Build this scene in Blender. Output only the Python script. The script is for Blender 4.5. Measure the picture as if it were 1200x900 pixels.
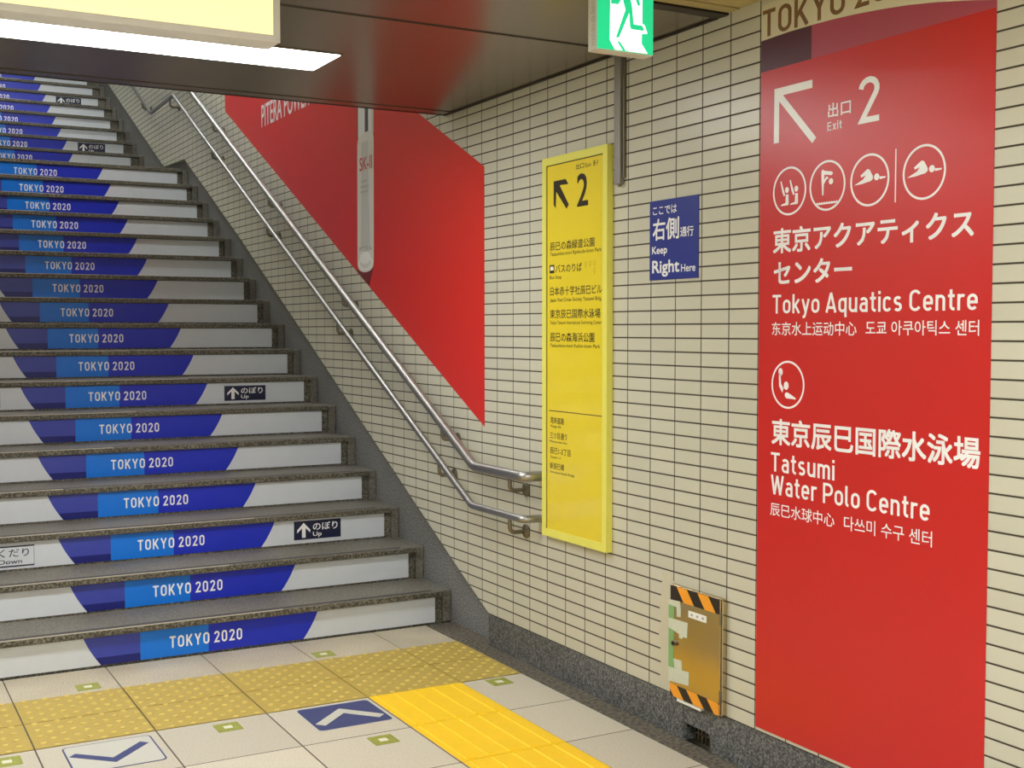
import bpy, bmesh, math, random
from mathutils import Vector, Matrix

scene = bpy.context.scene
for o in list(bpy.data.objects):
    bpy.data.objects.remove(o)
COL = scene.collection
random.seed(4)

# ------------------------------------------------------------------ camera, world, exposure
cd = bpy.data.cameras.new('camera')
cd.sensor_width = 36.0
cd.lens = 1419.9 * 36.0 / 1200.0
cd.clip_start = 0.02
cam = bpy.data.objects.new('camera', cd)
cam.location = (-2.6371, 0.0, 1.4796)
cam.rotation_euler = (math.radians(90 - 2.554), math.radians(0.02), math.radians(-29.009))
COL.objects.link(cam)
scene.camera = cam

world = bpy.data.worlds.new('world')
scene.world = world
world.use_nodes = True
world.node_tree.nodes['Background'].inputs[0].default_value = (0.8, 0.85, 1.0, 1)
world.node_tree.nodes['Background'].inputs[1].default_value = 0.05

scene.view_settings.view_transform = 'Standard'
scene.view_settings.look = 'None'
scene.view_settings.gamma = 1.0
scene.view_settings.use_curve_mapping = False
scene.view_settings.exposure = 0.03
scene.cycles.use_denoising = True
scene.cycles.max_bounces = 8
scene.cycles.diffuse_bounces = 5
scene.cycles.sample_clamp_indirect = 6.0
LAMP = 25.0          # radiance of the fluorescent ceiling lights of the passage
LAMP_BACK = 33.0
LAMP_STAIR = 45.0     # lights above the stairs
WARM = (0.97, 0.99, 1.0)
COOL = (0.95, 0.98, 1.0)


# ------------------------------------------------------------------ materials
def srgb(r, g, b):
    f = lambda c: (c / 12.92 if c <= 0.04045 else ((c + 0.055) / 1.055) ** 2.4)
    return (f(r / 255), f(g / 255), f(b / 255), 1)


def new_mat(name):
    m = bpy.data.materials.new(name)
    m.use_nodes = True
    nt = m.node_tree
    return m, nt, nt.nodes['Principled BSDF']


def mix_rgb(nt, fac, a, b):
    n = nt.nodes.new('ShaderNodeMix')
    n.data_type = 'RGBA'
    for sock, v in ((n.inputs[0], fac), (n.inputs[6], a), (n.inputs[7], b)):
        if hasattr(v, 'is_linked'):
            nt.links.new(v, sock)
        else:
            sock.default_value = v
    return n.outputs[2]


def math_node(nt, op, a, b=None):
    n = nt.nodes.new('ShaderNodeMath')
    n.operation = op
    for i, v in enumerate((a, b)):
        if v is None:
            continue
        if hasattr(v, 'is_linked'):
            nt.links.new(v, n.inputs[i])
        else:
            n.inputs[i].default_value = v
    return n.outputs[0]


def noise(nt, scale, detail=3, coord=None):
    n = nt.nodes.new('ShaderNodeTexNoise')
    n.inputs['Scale'].default_value = scale
    n.inputs['Detail'].default_value = detail
    nt.links.new(coord, n.inputs['Vector'])
    return n.outputs['Fac']


def obj_coord(nt):
    t = nt.nodes.new('ShaderNodeTexCoord')
    return t.outputs['Object']


def ramp(nt, fac, stops):
    r = nt.nodes.new('ShaderNodeValToRGB')
    el = r.color_ramp.elements
    while len(el) < len(stops):
        el.new(0.5)
    for e, (p, c) in zip(el, stops):
        e.position = p
        e.color = c
    nt.links.new(fac, r.inputs[0])
    return r.outputs[0]


def plain(name, c, rough=0.5, metal=0.0, spec=0.5, var=0.06, scale=9.0, coat=0.0):
    """one colour with a faint procedural unevenness"""
    m, nt, b = new_mat(name)
    f = noise(nt, scale, 4, obj_coord(nt))
    k = 1 - var
    dark = (c[0] * k, c[1] * k, c[2] * k, 1)
    k = 1 + var * 0.6
    lite = (min(1, c[0] * k), min(1, c[1] * k), min(1, c[2] * k), 1)
    nt.links.new(mix_rgb(nt, f, dark, lite), b.inputs['Base Color'])
    b.inputs['Roughness'].default_value = rough
    b.inputs['Metallic'].default_value = metal
    b.inputs['Specular IOR Level'].default_value = spec
    b.inputs['Coat Weight'].default_value = coat
    b.inputs['Coat Roughness'].default_value = 0.06
    return m


def granite(name, c1, c2, c3, rough=0.5, scale=160, blotch=3.0, spec=0.4):
    m, nt, b = new_mat(name)
    co = obj_coord(nt)
    f = noise(nt, scale, 2, co)
    g = noise(nt, blotch, 4, co)
    base = ramp(nt, f, [(0.36, c1), (0.5, c2), (0.66, c3)])
    shade = ramp(nt, g, [(0.3, (0.80, 0.79, 0.77, 1)), (0.7, (1, 1, 1, 1))])
    n = nt.nodes.new('ShaderNodeMix')
    n.data_type = 'RGBA'
    n.blend_type = 'MULTIPLY'
    n.inputs[0].default_value = 1
    nt.links.new(base, n.inputs[6])
    nt.links.new(shade, n.inputs[7])
    nt.links.new(n.outputs[2], b.inputs['Base Color'])
    b.inputs['Roughness'].default_value = rough
    b.inputs['Specular IOR Level'].default_value = spec
    bp = nt.nodes.new('ShaderNodeBump')
    bp.inputs['Strength'].default_value = 0.15
    bp.inputs['Distance'].default_value = 0.002
    nt.links.new(f, bp.inputs['Height'])
    nt.links.new(bp.outputs[0], b.inputs['Normal'])
    return m


def emit(name, c, strength):
    m, nt, b = new_mat(name)
    b.inputs['Base Color'].default_value = c
    b.inputs['Emission Color'].default_value = c
    b.inputs['Emission Strength'].default_value = strength
    b.inputs['Roughness'].default_value = 0.4
    return m


def grid_tiles(name, axes, phase, pitch, gap, tile, grout, rough, var=0.06, bump=0.6, speckle=None, spec=0.5):
    """tiles in a regular grid; axes are the two object axes used (0=x,1=y,2=z)"""
    m, nt, b = new_mat(name)
    co = obj_coord(nt)
    sep = nt.nodes.new('ShaderNodeSeparateXYZ')
    nt.links.new(co, sep.inputs[0])
    masks, cells = [], []
    for ax, ph, pi, ga in zip(axes, phase, pitch, gap):
        u = math_node(nt, 'DIVIDE', math_node(nt, 'SUBTRACT', sep.outputs[ax], ph), pi)
        cells.append(math_node(nt, 'FLOOR', u))
        fr = math_node(nt, 'FRACT', u)
        d = math_node(nt, 'MULTIPLY', math_node(nt, 'MINIMUM', fr, math_node(nt, 'SUBTRACT', 1.0, fr)), pi)
        mr = nt.nodes.new('ShaderNodeMapRange')
        mr.inputs[1].default_value = ga * 0.35
        mr.inputs[2].default_value = ga * 0.65
        nt.links.new(d, mr.inputs[0])
        masks.append(mr.outputs[0])
    mask = math_node(nt, 'MULTIPLY', masks[0], masks[1])
    cmb = nt.nodes.new('ShaderNodeCombineXYZ')
    nt.links.new(cells[0], cmb.inputs[0])
    nt.links.new(cells[1], cmb.inputs[1])
    wn = nt.nodes.new('ShaderNodeTexWhiteNoise')
    nt.links.new(cmb.outputs[0], wn.inputs[0])
    lo = tuple(c * (1 - var) for c in tile[:3]) + (1,)
    hi = tuple(min(1, c * (1 + var)) for c in tile[:3]) + (1,)
    col = mix_rgb(nt, wn.outputs[0], lo, hi)
    if speckle:
        f = noise(nt, speckle[0], 2, co)
        sp = ramp(nt, f, [(0.33, speckle[1]), (0.5, (1, 1, 1, 1)), (0.7, speckle[2])])
        n = nt.nodes.new('ShaderNodeMix')
        n.data_type = 'RGBA'
        n.blend_type = 'MULTIPLY'
        n.inputs[0].default_value = 1
        nt.links.new(col, n.inputs[6])
        nt.links.new(sp, n.inputs[7])
        col = n.outputs[2]
    g = noise(nt, 1.3, 4, co)
    col = mix_rgb(nt, math_node(nt, 'MULTIPLY', g, 0.22), col, tuple(c * 0.72 for c in tile[:3]) + (1,))
    nt.links.new(mix_rgb(nt, mask, grout, col), b.inputs['Base Color'])
    rr = nt.nodes.new('ShaderNodeMapRange')
    rr.inputs[3].default_value = 0.85
    rr.inputs[4].default_value = rough
    nt.links.new(mask, rr.inputs[0])
    nt.links.new(rr.outputs[0], b.inputs['Roughness'])
    b.inputs['Specular IOR Level'].default_value = spec
    bp = nt.nodes.new('ShaderNodeBump')
    bp.inputs['Strength'].default_value = bump
    bp.inputs['Distance'].default_value = 0.003
    nt.links.new(mask, bp.inputs['Height'])
    nt.links.new(bp.outputs[0], b.inputs['Normal'])
    return m


PY, PZ = 0.1505, 0.05
M = {}
M['wall_tile'] = grid_tiles('cream_wall_tile', (1, 2), (5.347, 0.15), (PY, PZ), (0.0046, 0.0052),
                            srgb(206, 203, 184), srgb(66, 56, 42), 0.30, var=0.035)
M['floor_tile'] = grid_tiles('beige_floor_tile', (0, 1), (-0.387, 4.5), (0.42, 0.42), (0.0055, 0.0055),
                             srgb(209, 201, 182), srgb(84, 74, 60), 0.42, var=0.11, bump=0.4,
                             speckle=(170, (0.78, 0.75, 0.70, 1), (1, 1, 1, 1)))
M['landing_tile'] = granite('edge_floor_tile', srgb(168, 156, 132), srgb(200, 189, 164), srgb(214, 205, 184), 0.45, 170)
M['wall_plain'] = grid_tiles('cream_tile_plain', (0, 2), (0.0, 0.15), (PY, PZ), (0.0046, 0.0052),
                             srgb(200, 196, 170), srgb(70, 58, 42), 0.35, var=0.03)
M['dark_granite'] = granite('dark_granite', srgb(66, 67, 69), srgb(98, 99, 100), srgb(140, 140, 138), 0.5, 130)
M['stringer_granite'] = granite('stringer_granite', srgb(96, 96, 97), srgb(128, 128, 128), srgb(160, 160, 157), 0.5, 120)
M['step_granite'] = granite('step_granite', srgb(100, 96, 86), srgb(118, 114, 104), srgb(136, 132, 121), 0.55, 120, 2.0)
M['nosing_granite'] = granite('nosing_granite', srgb(64, 61, 52), srgb(98, 93, 80), srgb(138, 134, 120), 0.6, 110, 4.0)
M['slip'] = plain('dark_slip_strip', srgb(66, 62, 62), 0.7)
M['slip_edge'] = plain('worn_pale_edge', srgb(196, 190, 176), 0.45, var=0.3, scale=120)
M['gutter'] = granite('gutter_concrete', srgb(78, 72, 62), srgb(104, 97, 85), srgb(122, 114, 100), 0.8, 60)
M['panel_white'] = plain('riser_panel_white', srgb(213, 218, 224), 0.33, var=0.05, scale=14)
M['panel_indigo'] = plain('riser_panel_indigo', srgb(58, 70, 170), 0.33)
M['panel_navy'] = plain('riser_panel_navy', srgb(18, 26, 116), 0.33)
M['panel_azure'] = plain('riser_panel_azure', srgb(0, 120, 230), 0.33)
M['panel_blue'] = plain('riser_panel_blue', srgb(24, 46, 194), 0.33)
M['white_print'] = plain('white_print', srgb(246, 246, 246), 0.32, var=0.02)
M['up_navy'] = plain('sticker_navy', srgb(22, 28, 62), 0.4)
M['banner_red'] = plain('banner_red_film', srgb(203, 33, 31), 0.32, var=0.03)
M['banner_beige'] = plain('banner_beige_film', srgb(226, 220, 190), 0.26)
M['banner_maroon'] = plain('banner_maroon_film', srgb(84, 34, 48), 0.32)
M['banner_rose'] = plain('banner_rose_film', srgb(176, 72, 92), 0.32)
M['banner_brown'] = plain('banner_brown_print', srgb(128, 92, 52), 0.35)
M['poster_red'] = plain('poster_red_film', srgb(216, 44, 34), 0.36, var=0.03)
M['poster_shadow'] = plain('poster_deep_red_print', srgb(120, 16, 20), 0.36)
M['poster_grey'] = plain('poster_bottle_grey', srgb(226, 224, 216), 0.36)
M['poster_grey2'] = plain('poster_bottle_mid', srgb(206, 206, 200), 0.36)
M['poster_white'] = plain('poster_bottle_light', srgb(244, 244, 240), 0.36)
M['poster_dark'] = plain('poster_cap_dark', srgb(70, 68, 68), 0.36)
M['poster_cap'] = plain('poster_cap_light', srgb(232, 232, 230), 0.36)
M['poster_text_red'] = plain('poster_text_red', srgb(206, 84, 80), 0.4)
M['poster_text_grey'] = plain('poster_text_grey', srgb(140, 140, 136), 0.4)
M['sign_yellow'] = plain('sign_yellow_board', srgb(240, 216, 44), 0.30, var=0.02, coat=0.9)
M['sign_frame'] = plain('sign_yellow_frame', srgb(234, 228, 104), 0.45, var=0.03)
M['sign_ink'] = plain('sign_black_ink', srgb(48, 36, 24), 0.45)
M['sign_faint'] = plain('sign_faint_ink', srgb(198, 172, 40), 0.45)
M['sign_gasket'] = plain('sign_dark_gasket', srgb(70, 60, 20), 0.6)
M['sign_line'] = plain('sign_brown_line', srgb(110, 80, 40), 0.45)
M['blue_sign'] = plain('blue_notice_board', srgb(36, 50, 138), 0.38)
M['steel'] = plain('brushed_steel', srgb(176, 174, 170), 0.38, metal=1.0, var=0.08, scale=30)
M['conduit_grey'] = plain('grey_conduit_metal', srgb(150, 146, 136), 0.45, metal=0.5)
M['steel_dark'] = plain('dull_steel', srgb(140, 132, 116), 0.42, metal=1.0, var=0.15, scale=25)
M['cabinet_steel'] = plain('cabinet_steel', srgb(196, 180, 146), 0.22, metal=1.0, var=0.08, scale=12)
M['hazard_black'] = plain('hazard_black', srgb(36, 28, 22), 0.5)
M['hazard_orange'] = plain('hazard_orange', srgb(244, 162, 38), 0.5)
M['tape_white'] = plain('pale_tape', srgb(206, 210, 190), 0.55, var=0.08, scale=40)
M['tape_green'] = plain('green_tape', srgb(128, 176, 112), 0.55)
M['tape_wall'] = plain('cream_sealing_tape', srgb(204, 199, 176), 0.6, var=0.06, scale=30)
M['label_white'] = plain('white_label', srgb(238, 238, 232), 0.5)
M['label_grey'] = plain('grey_label_ink', srgb(170, 170, 166), 0.5)
M['black'] = plain('black_void', srgb(14, 13, 12), 0.8)
M['tactile_olive'] = plain('tactile_olive', srgb(184, 159, 76), 0.5, var=0.14, scale=14)
M['tactile_dot'] = plain('tactile_dot_paler', srgb(208, 184, 92), 0.4, var=0.1, scale=14)  # dots coloured paler than the olive tile so they stand out
M['tactile_yellow'] = plain('tactile_yellow', srgb(248, 202, 20), 0.5, var=0.05)
M['floor_navy'] = plain('floor_sticker_navy', srgb(62, 70, 118), 0.4)
M['floor_pale'] = plain('floor_sticker_pale', srgb(200, 198, 186), 0.4)
M['marker_green'] = plain('marker_green', srgb(160, 164, 66), 0.5, var=0.75, scale=110)
M['marker_pale'] = plain('marker_pale', srgb(222, 220, 196), 0.5)
M['ceil_dark'] = plain('dark_metal_ceiling', srgb(142, 130, 116), 0.25, metal=0.65, var=0.05, scale=6)
M['ceil_trim'] = plain('dark_ceiling_trim', srgb(52, 44, 38), 0.4, metal=0.6)
M['ceil_cream'] = plain('cream_ceiling_board', srgb(186, 170, 112), 0.5)
M['stair_ceiling'] = plain('stair_ceiling_board', srgb(188, 188, 182), 0.7)
M['lamp'] = emit('fluorescent_diffuser', WARM + (1,), LAMP)
M['lamp_back'] = emit('fluorescent_diffuser_passage', WARM + (1,), LAMP_BACK)
M['lamp_stair'] = emit('fluorescent_diffuser_stairs', COOL + (1,), LAMP_STAIR)
M['lamp_frame'] = plain('lamp_frame', srgb(120, 114, 100), 0.4, metal=0.5)
M['alu'] = plain('aluminium_profile', srgb(236, 236, 234), 0.38, metal=0.0)
M['lightbox'] = emit('lit_yellow_acrylic', srgb(255, 241, 170), 0.96)
M['exit_green'] = emit('lit_green_acrylic', srgb(30, 205, 140), 0.80)
M['exit_white'] = emit('lit_white_acrylic', srgb(255, 255, 250), 1.15)
M['exit_case'] = plain('pale_sign_case', srgb(214, 214, 200), 0.45)


# ------------------------------------------------------------------ mesh helpers
class MB:
    def __init__(self):
        self.v, self.f, self.mi, self.mats = [], [], [], []

    def slot(self, mat):
        if mat not in self.mats:
            self.mats.append(mat)
        return self.mats.index(mat)

    def add(self, verts, faces, mat):
        b = len(self.v)
        s = self.slot(mat)
        self.v += [tuple(p) for p in verts]
        for f in faces:
            self.f.append([b + i for i in f])
            self.mi.append(s)
        return self

    def box(self, x0, x1, y0, y1, z0, z1, mat):
        vs = [(x, y, z) for z in (z0, z1) for y in (y0, y1) for x in (x0, x1)]
        return self.add(vs, [(0, 2, 3, 1), (4, 5, 7, 6), (0, 1, 5, 4), (2, 6, 7, 3), (0, 4, 6, 2), (1, 3, 7, 5)], mat)

    def bevel_box(self, x0, x1, y0, y1, z0, z1, mat, r=0.004, seg=2):
        bm = bmesh.new()
        bmesh.ops.create_cube(bm, size=1)
        for v in bm.verts:
            v.co = Vector(((x0 + x1) / 2 + v.co.x * (x1 - x0), (y0 + y1) / 2 + v.co.y * (y1 - y0), (z0 + z1) / 2 + v.co.z * (z1 - z0)))
        bmesh.ops.bevel(bm, geom=list(bm.edges), offset=r, segments=seg, profile=0.5, affect='EDGES')
        return self.from_bm(bm, mat)

    def from_bm(self, bm, mat):
        bm.verts.ensure_lookup_table()
        bm.verts.index_update()
        self.add([v.co.copy() for v in bm.verts], [[v.index for v in f.verts] for f in bm.faces], mat)
        bm.free()
        return self

    def prism(self, poly, fn, t, mat):
        """poly: 2-D outline; fn(a, b, d) -> 3-D point, d from 0 (back) to t (front)"""
        n = len(poly)
        vs = [fn(a, b, 0.0) for a, b in poly] + [fn(a, b, t) for a, b in poly]
        fs = [list(range(n))[::-1], list(range(n, 2 * n))] + [(i, (i + 1) % n, n + (i + 1) % n, n + i) for i in range(n)]
        return self.add(vs, fs, mat)

    def ring(self, c, r0, r1, fn, t, mat, n=40, ry=1.0):
        vs, fs = [], []
        for k in range(n):
            a = 2 * math.pi * k / n
            for r in (r0, r1):
                for d in (0, t):
                    vs.append(fn(c[0] + r * math.cos(a), c[1] + r * ry * math.sin(a), d))
        for k in range(n):
            i, j = 4 * k, 4 * ((k + 1) % n)
            fs += [(i + 1, i + 3, j + 3, j + 1), (i, j, j + 2, i + 2), (i, i + 1, j + 1, j), (i + 2, j + 2, j + 3, i + 3)]
        return self.add(vs, fs, mat)

    def disc(self, c, r, fn, t, mat, n=20, ry=1.0):
        return self.prism([(c[0] + r * math.cos(2 * math.pi * k / n), c[1] + r * ry * math.sin(2 * math.pi * k / n)) for k in range(n)], fn, t, mat)

    def tube(self, pts, r, mat, n=14, cap=True):
        P = [Vector(p) for p in pts]
        T = []
        for i in range(len(P)):
            a = (P[i] - P[i - 1]).normalized() if i else None
            b = (P[i + 1] - P[i]).normalized() if i < len(P) - 1 else None
            T.append(((a or b) + (b or a)).normalized())
        up = Vector((0.31, 0.17, 0.93)).normalized()
        N = (up - T[0] * up.dot(T[0])).normalized()
        vs, fs = [], []
        for i, p in enumerate(P):
            N = (N - T[i] * N.dot(T[i])).normalized()
            B = T[i].cross(N)
            for k in range(n):
                a = 2 * math.pi * k / n
                vs.append(p + (N * math.cos(a) + B * math.sin(a)) * r)
        for i in range(len(P) - 1):
            for k in range(n):
                fs.append((i * n + k, i * n + (k + 1) % n, (i + 1) * n + (k + 1) % n, (i + 1) * n + k))
        if cap:
            fs += [list(range(n))[::-1], [(len(P) - 1) * n + k for k in range(n)]]
        return self.add(vs, fs, mat)


def put(name, mb, parent=None, smooth=False, origin=None):
    """link an MB (world coordinates) as one mesh object"""
    me = bpy.data.meshes.new(name)
    if parent is not None:
        off = Vector(parent['base'])
    elif origin is not None:
        off = Vector(origin)
    else:
        off = Vector((0, 0, 0))
    me.from_pydata([Vector(p) - off for p in mb.v], [], mb.f)
    for m in mb.mats:
        me.materials.append(m)
    me.polygons.foreach_set('material_index', mb.mi)
    bm = bmesh.new()
    bm.from_mesh(me)
    bmesh.ops.recalc_face_normals(bm, faces=bm.faces)
    if smooth:
        for f in bm.faces:
            f.smooth = True
        for e in bm.edges:
            if len(e.link_faces) == 2 and e.calc_face_angle(0) > 0.7:
                e.smooth = False
    bm.to_mesh(me)
    bm.free()
    me.update()
    o = bpy.data.objects.new(name, me)
    COL.objects.link(o)
    if parent is not None:
        o.parent = parent
        o['base'] = tuple(off)
    else:
        o.location = off
        o['base'] = tuple(off)
    return o


def thing(name, loc, label, cat, group=None):
    o = bpy.data.objects.new(name, None)
    o.empty_display_size = 0.05
    COL.objects.link(o)
    o.location = loc
    o['base'] = tuple(loc)
    return tag(o, label, cat, group)


def tag(o, label, cat, group=None):
    o['label'] = label
    o['category'] = cat
    if group:
        o['group'] = group
    return o


def struct(name, mb, label=None, smooth=False):
    o = put(name, mb, None, smooth)
    o['kind'] = 'structure'
    if label:
        o['label'] = label
        o['category'] = name.split('_')[0]
    return o


# surfaces: local (a to the right, b up, d out of the surface)
def on_wall(x0=0.0):
    return lambda y, z, d: (x0 - d, y, z)


def on_front(y0):
    return lambda x, z, d: (x, y0 - d, z)


def on_floor(z0):
    return lambda x, y, d: (x, y, z0 + d)


# ------------------------------------------------------------------ lettering
_glyph = {}
_H = {}


def arc_pts(cx, cy, rx, ry_, a0, a1, n=9):
    return [(cx + rx * math.cos(math.radians(a0 + (a1 - a0) * i / n)), cy + ry_ * math.sin(math.radians(a0 + (a1 - a0) * i / n))) for i in range(n + 1)]


def engineer_glyphs(s):
    """strokes of a plain engineering letter, cap height 1, stroke width s: {char: (strokes, width)}; a stroke is (points, closed)"""
    h = s / 2
    T, X = 1 - h, 0.73 - h

    def stadium(w, lo, hi, r=None):
        r = r or (w - s) / 2
        x0, x1 = h, w - h
        return arc_pts((x0 + x1) / 2, hi - r, (x1 - x0) / 2, r, 0, 180) + arc_pts((x0 + x1) / 2, lo + r, (x1 - x0) / 2, r, 180, 360)

    def opened(w, lo, hi, e0=25, e1=335):
        r = (w - s) / 2
        return arc_pts(w / 2, hi - r, r, r, e0, 180) + arc_pts(w / 2, lo + r, r, r, 180, e1)

    def arch(x0, x1, top, foot):
        r = (x1 - x0) / 2
        return arc_pts(x0 + r, top - r, r, r, 180, 0) + [(x1, foot)]
    o = lambda *p: (list(p), False)
    L = {}
    L['T'] = ([o((0, T), (0.58, T)), o((0.29, T), (0.29, 0))], 0.58)
    L['O'] = ([(stadium(0.60, h, T), True)], 0.60)
    L['0'] = ([(stadium(0.55, h, T), True)], 0.55)
    L['K'] = ([o((h, 0), (h, 1)), o((0.55, 1.0), (h, 0.34)), o((0.24, 0.56), (0.56, 0.0))], 0.62)
    L['Y'] = ([o((0.06, 1), (0.32, 0.44)), o((0.58, 1), (0.32, 0.44)), o((0.32, 0.5), (0.32, 0))], 0.64)
    L['2'] = ([(arc_pts(0.275, T - 0.20, 0.275 - h, 0.20, 175, -35) + [(h + 0.03, h), (0.55, h)], False)], 0.55)
    L['E'] = ([o((h, 0), (h, 1)), o((h, T), (0.50, T)), o((h, 0.52), (0.46, 0.52)), o((h, h), (0.50, h))], 0.52)
    L['x'] = ([o((0.07, 0.73), (0.40, 0)), o((0.40, 0.73), (0.07, 0))], 0.47)
    L['i'] = ([o((h, 0), (h, 0.73)), o((h, 0.85), (h, 1.0))], s)
    L['l'] = ([(([(h, 1), (h, 0.2)] + arc_pts(h + 0.13, 0.2, 0.13, 0.2 - h, 180, 270, 5)), False)], 0.22)
    L['t'] = ([(([(0.15, 0.95), (0.15, 0.2)] + arc_pts(0.28, 0.2, 0.13, 0.2 - h, 180, 270, 5) + [(0.33, h)]), False), o((0, X), (0.33, X))], 0.33)
    L['o'] = ([(stadium(0.50, h, X), True)], 0.50)
    L['k'] = ([o((h, 0), (h, 1)), o((0.42, 0.73), (h, 0.27)), o((0.18, 0.42), (0.44, 0))], 0.48)
    L['y'] = ([o((0.05, 0.73), (0.245, 0.07)), ([(0.44, 0.73), (0.22, -0.08), (0.16, -0.19), (0.06, -0.2)], False)], 0.49)
    L['A'] = ([o((0.05, 0), (0.32, 1)), o((0.59, 0), (0.32, 1)), o((0.14, 0.25), (0.50, 0.25))], 0.64)
    L['q'] = ([(stadium(0.49, h, X), True), o((0.49 - h, 0.73), (0.49 - h, -0.24))], 0.49)
    L['u'] = ([([(h, 0.73)] + arc_pts(0.245, h + 0.245 - h, 0.245 - h, 0.245 - h, 180, 360), False), o((0.49 - h, 0.73), (0.49 - h, 0))], 0.49)
    L['a'] = ([(arc_pts(0.235, X - 0.165, 0.165, 0.165, 150, 0) + [(0.40, 0)], False), ([(0.40, 0.41), (0.21, 0.41)] + arc_pts(0.21, (0.41 + h) / 2, 0.21 - h, (0.41 - h) / 2, 90, 270) + [(0.40, h)], False)], 0.40 + h)
    L['c'] = ([(opened(0.47, h, X), False)], 0.45)
    L['s'] = ([(arc_pts(0.225, X - 0.145, 0.15, 0.145, 35, 265) + arc_pts(0.225, h + 0.15, 0.155, 0.15, 90, -145), False)], 0.45)
    L['C'] = ([(opened(0.60, h, T), False)], 0.58)
    L['e'] = ([([(h, 0.36), (0.49 - h, 0.36)] + arc_pts(0.245, X - 0.19, 0.245 - h, 0.19, 0, 180) + arc_pts(0.245, h + 0.19, 0.245 - h, 0.19, 180, 325), False)], 0.49)
    L['n'] = ([o((h, 0), (h, 0.73)), (arch(h, 0.48 - h, X, 0), False)], 0.48)
    L['m'] = ([o((h, 0), (h, 0.73)), (arch(h, 0.44 - h, X, 0), False), (arch(0.44 - h, 0.88 - 3 * h, X, 0), False)], 0.88 - 2 * h)
    L['r'] = ([o((h, 0), (h, 0.73)), (arc_pts(h + 0.17, X - 0.17, 0.17, 0.17, 180, 55), False)], 0.34)
    L['W'] = ([o((0.05, 1), (0.23, 0)), o((0.42, 0.97), (0.23, 0)), o((0.42, 0.97), (0.61, 0)), o((0.79, 1), (0.61, 0))], 0.84)
    L['P'] = ([o((h, 0), (h, 1)), ([(h, T), (0.30, T)] + arc_pts(0.30, (T + 0.43) / 2, 0.24, (T - 0.43) / 2, 90, -90) + [(h, 0.43)], False)], 0.58)
    L['H'] = ([o((h, 0), (h, 1)), o((0.56, 0), (0.56, 1)), o((h, 0.5), (0.56, 0.5))], 0.6)
    return L


def band(pts, closed, w):
    n = len(pts)
    P = [Vector(p) for p in pts]
    vs = []
    for i in range(n):
        a = (P[i] - P[i - 1]) if (i or closed) else None
        b = (P[(i + 1) % n] - P[i]) if (i < n - 1 or closed) else None
        if a is not None and a.length < 1e-6:
            a = None
        if b is not None and b.length < 1e-6:
            b = None
        a, b = (a or b).normalized(), (b or a).normalized()
        n1, n2 = Vector((-a.y, a.x)), Vector((-b.y, b.x))
        m = n1 + n2
        m = m.normalized() if m.length > 1e-4 else n1
        k = min(w / 2 / max(m.dot(n1), 0.25), w * 1.1)
        vs += [tuple(P[i] + m * k), tuple(P[i] - m * k)]
    fs = []
    for i in range(n if closed else n - 1):
        j = (i + 1) % n
        fs.append([2 * i, 2 * i + 1, 2 * j + 1, 2 * j])
    return vs, fs


def glyphs(s, weight=0.0):
    """flat outline of a string: weight is extra stroke for the sign letter, or ('line', width) for the engineering letter"""
    key = (s, weight)
    if key in _glyph:
        return _glyph[key]
    vs, fs = [], []
    if isinstance(weight, tuple):
        L = engineer_glyphs(weight[1])
        x = 0.0
        gap = weight[2] if len(weight) > 2 else 0.125
        for ch in s:
            if ch == ' ':
                x += 0.26
                continue
            strokes, w = L[ch]
            for pts, closed in strokes:
                v, f = band(pts, closed, weight[1])
                b = len(vs)
                vs += [(p[0] + x, p[1]) for p in v]
                fs += [[i + b for i in q] for q in f]
            x += w + gap
    else:
        cu = bpy.data.curves.new('lettering', 'FONT')
        cu.body = s
        cu.size = 1.0
        cu.resolution_u = 3
        o = bpy.data.objects.new('lettering', cu)
        COL.objects.link(o)
        dg = bpy.context.evaluated_depsgraph_get()
        dg.update()
        me = bpy.data.meshes.new_from_object(o.evaluated_get(dg))
        v0 = [(v.co.x, v.co.y) for v in me.vertices]
        f0 = [list(p.vertices) for p in me.polygons]
        bpy.data.objects.remove(o)
        bpy.data.curves.remove(cu)
        bpy.data.meshes.remove(me)
        w = weight
        for dx, dy in ([(0, 0)] if w == 0 else [(w, w), (-w, w), (w, -w), (-w, -w)]):
            b = len(vs)
            vs += [(p[0] + dx, p[1] + dy) for p in v0]
            fs += [[i + b for i in q] for q in f0]
    _glyph[key] = (vs, fs)
    return _glyph[key]


def write(mb, s, a0, a1, b0, b1, fn, mat, weight=0.0, ink=False, d=0.0016, ref=None):
    """lay the string between a0 (left) and a1 (right); b0 is the baseline and b1 the cap line
    (or the lower and upper edge of the ink when ink is set); ref: the part of the string that spans a0..a1"""
    vs, fs = glyphs(s, weight)
    rv = glyphs(ref, weight)[0] if ref else vs
    x0, x1 = min(p[0] for p in rv), max(p[0] for p in rv)
    if ink:
        y0, y1 = min(p[1] for p in vs), max(p[1] for p in vs)
    elif isinstance(weight, tuple):
        y0, y1 = 0.0, 1.0
    else:
        hv = glyphs('H', weight)[0]
        y0, y1 = min(p[1] for p in hv), max(p[1] for p in hv)
    out = [fn(a0 + (p[0] - x0) / (x1 - x0) * (a1 - a0), b0 + (p[1] - y0) / (y1 - y0) * (b1 - b0), d + 1e-6 * (i % 7)) for i, p in enumerate(vs)]
    mb.add(out, fs, mat)


def lettering(parent, lines, fn, mat, d=0.0016, name='lettering'):
    for ln in lines:
        s, a0, a1, b0, b1 = ln[:5]
        w = ln[5] if len(ln) > 5 else 0.0
        ink = ln[6] if len(ln) > 6 else False
        ref = ln[7] if len(ln) > 7 else None
        mb = MB()
        write(mb, s, a0, a1, b0, b1, fn, mat, w, ink, d, ref)
        put(name, mb, parent)


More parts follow.
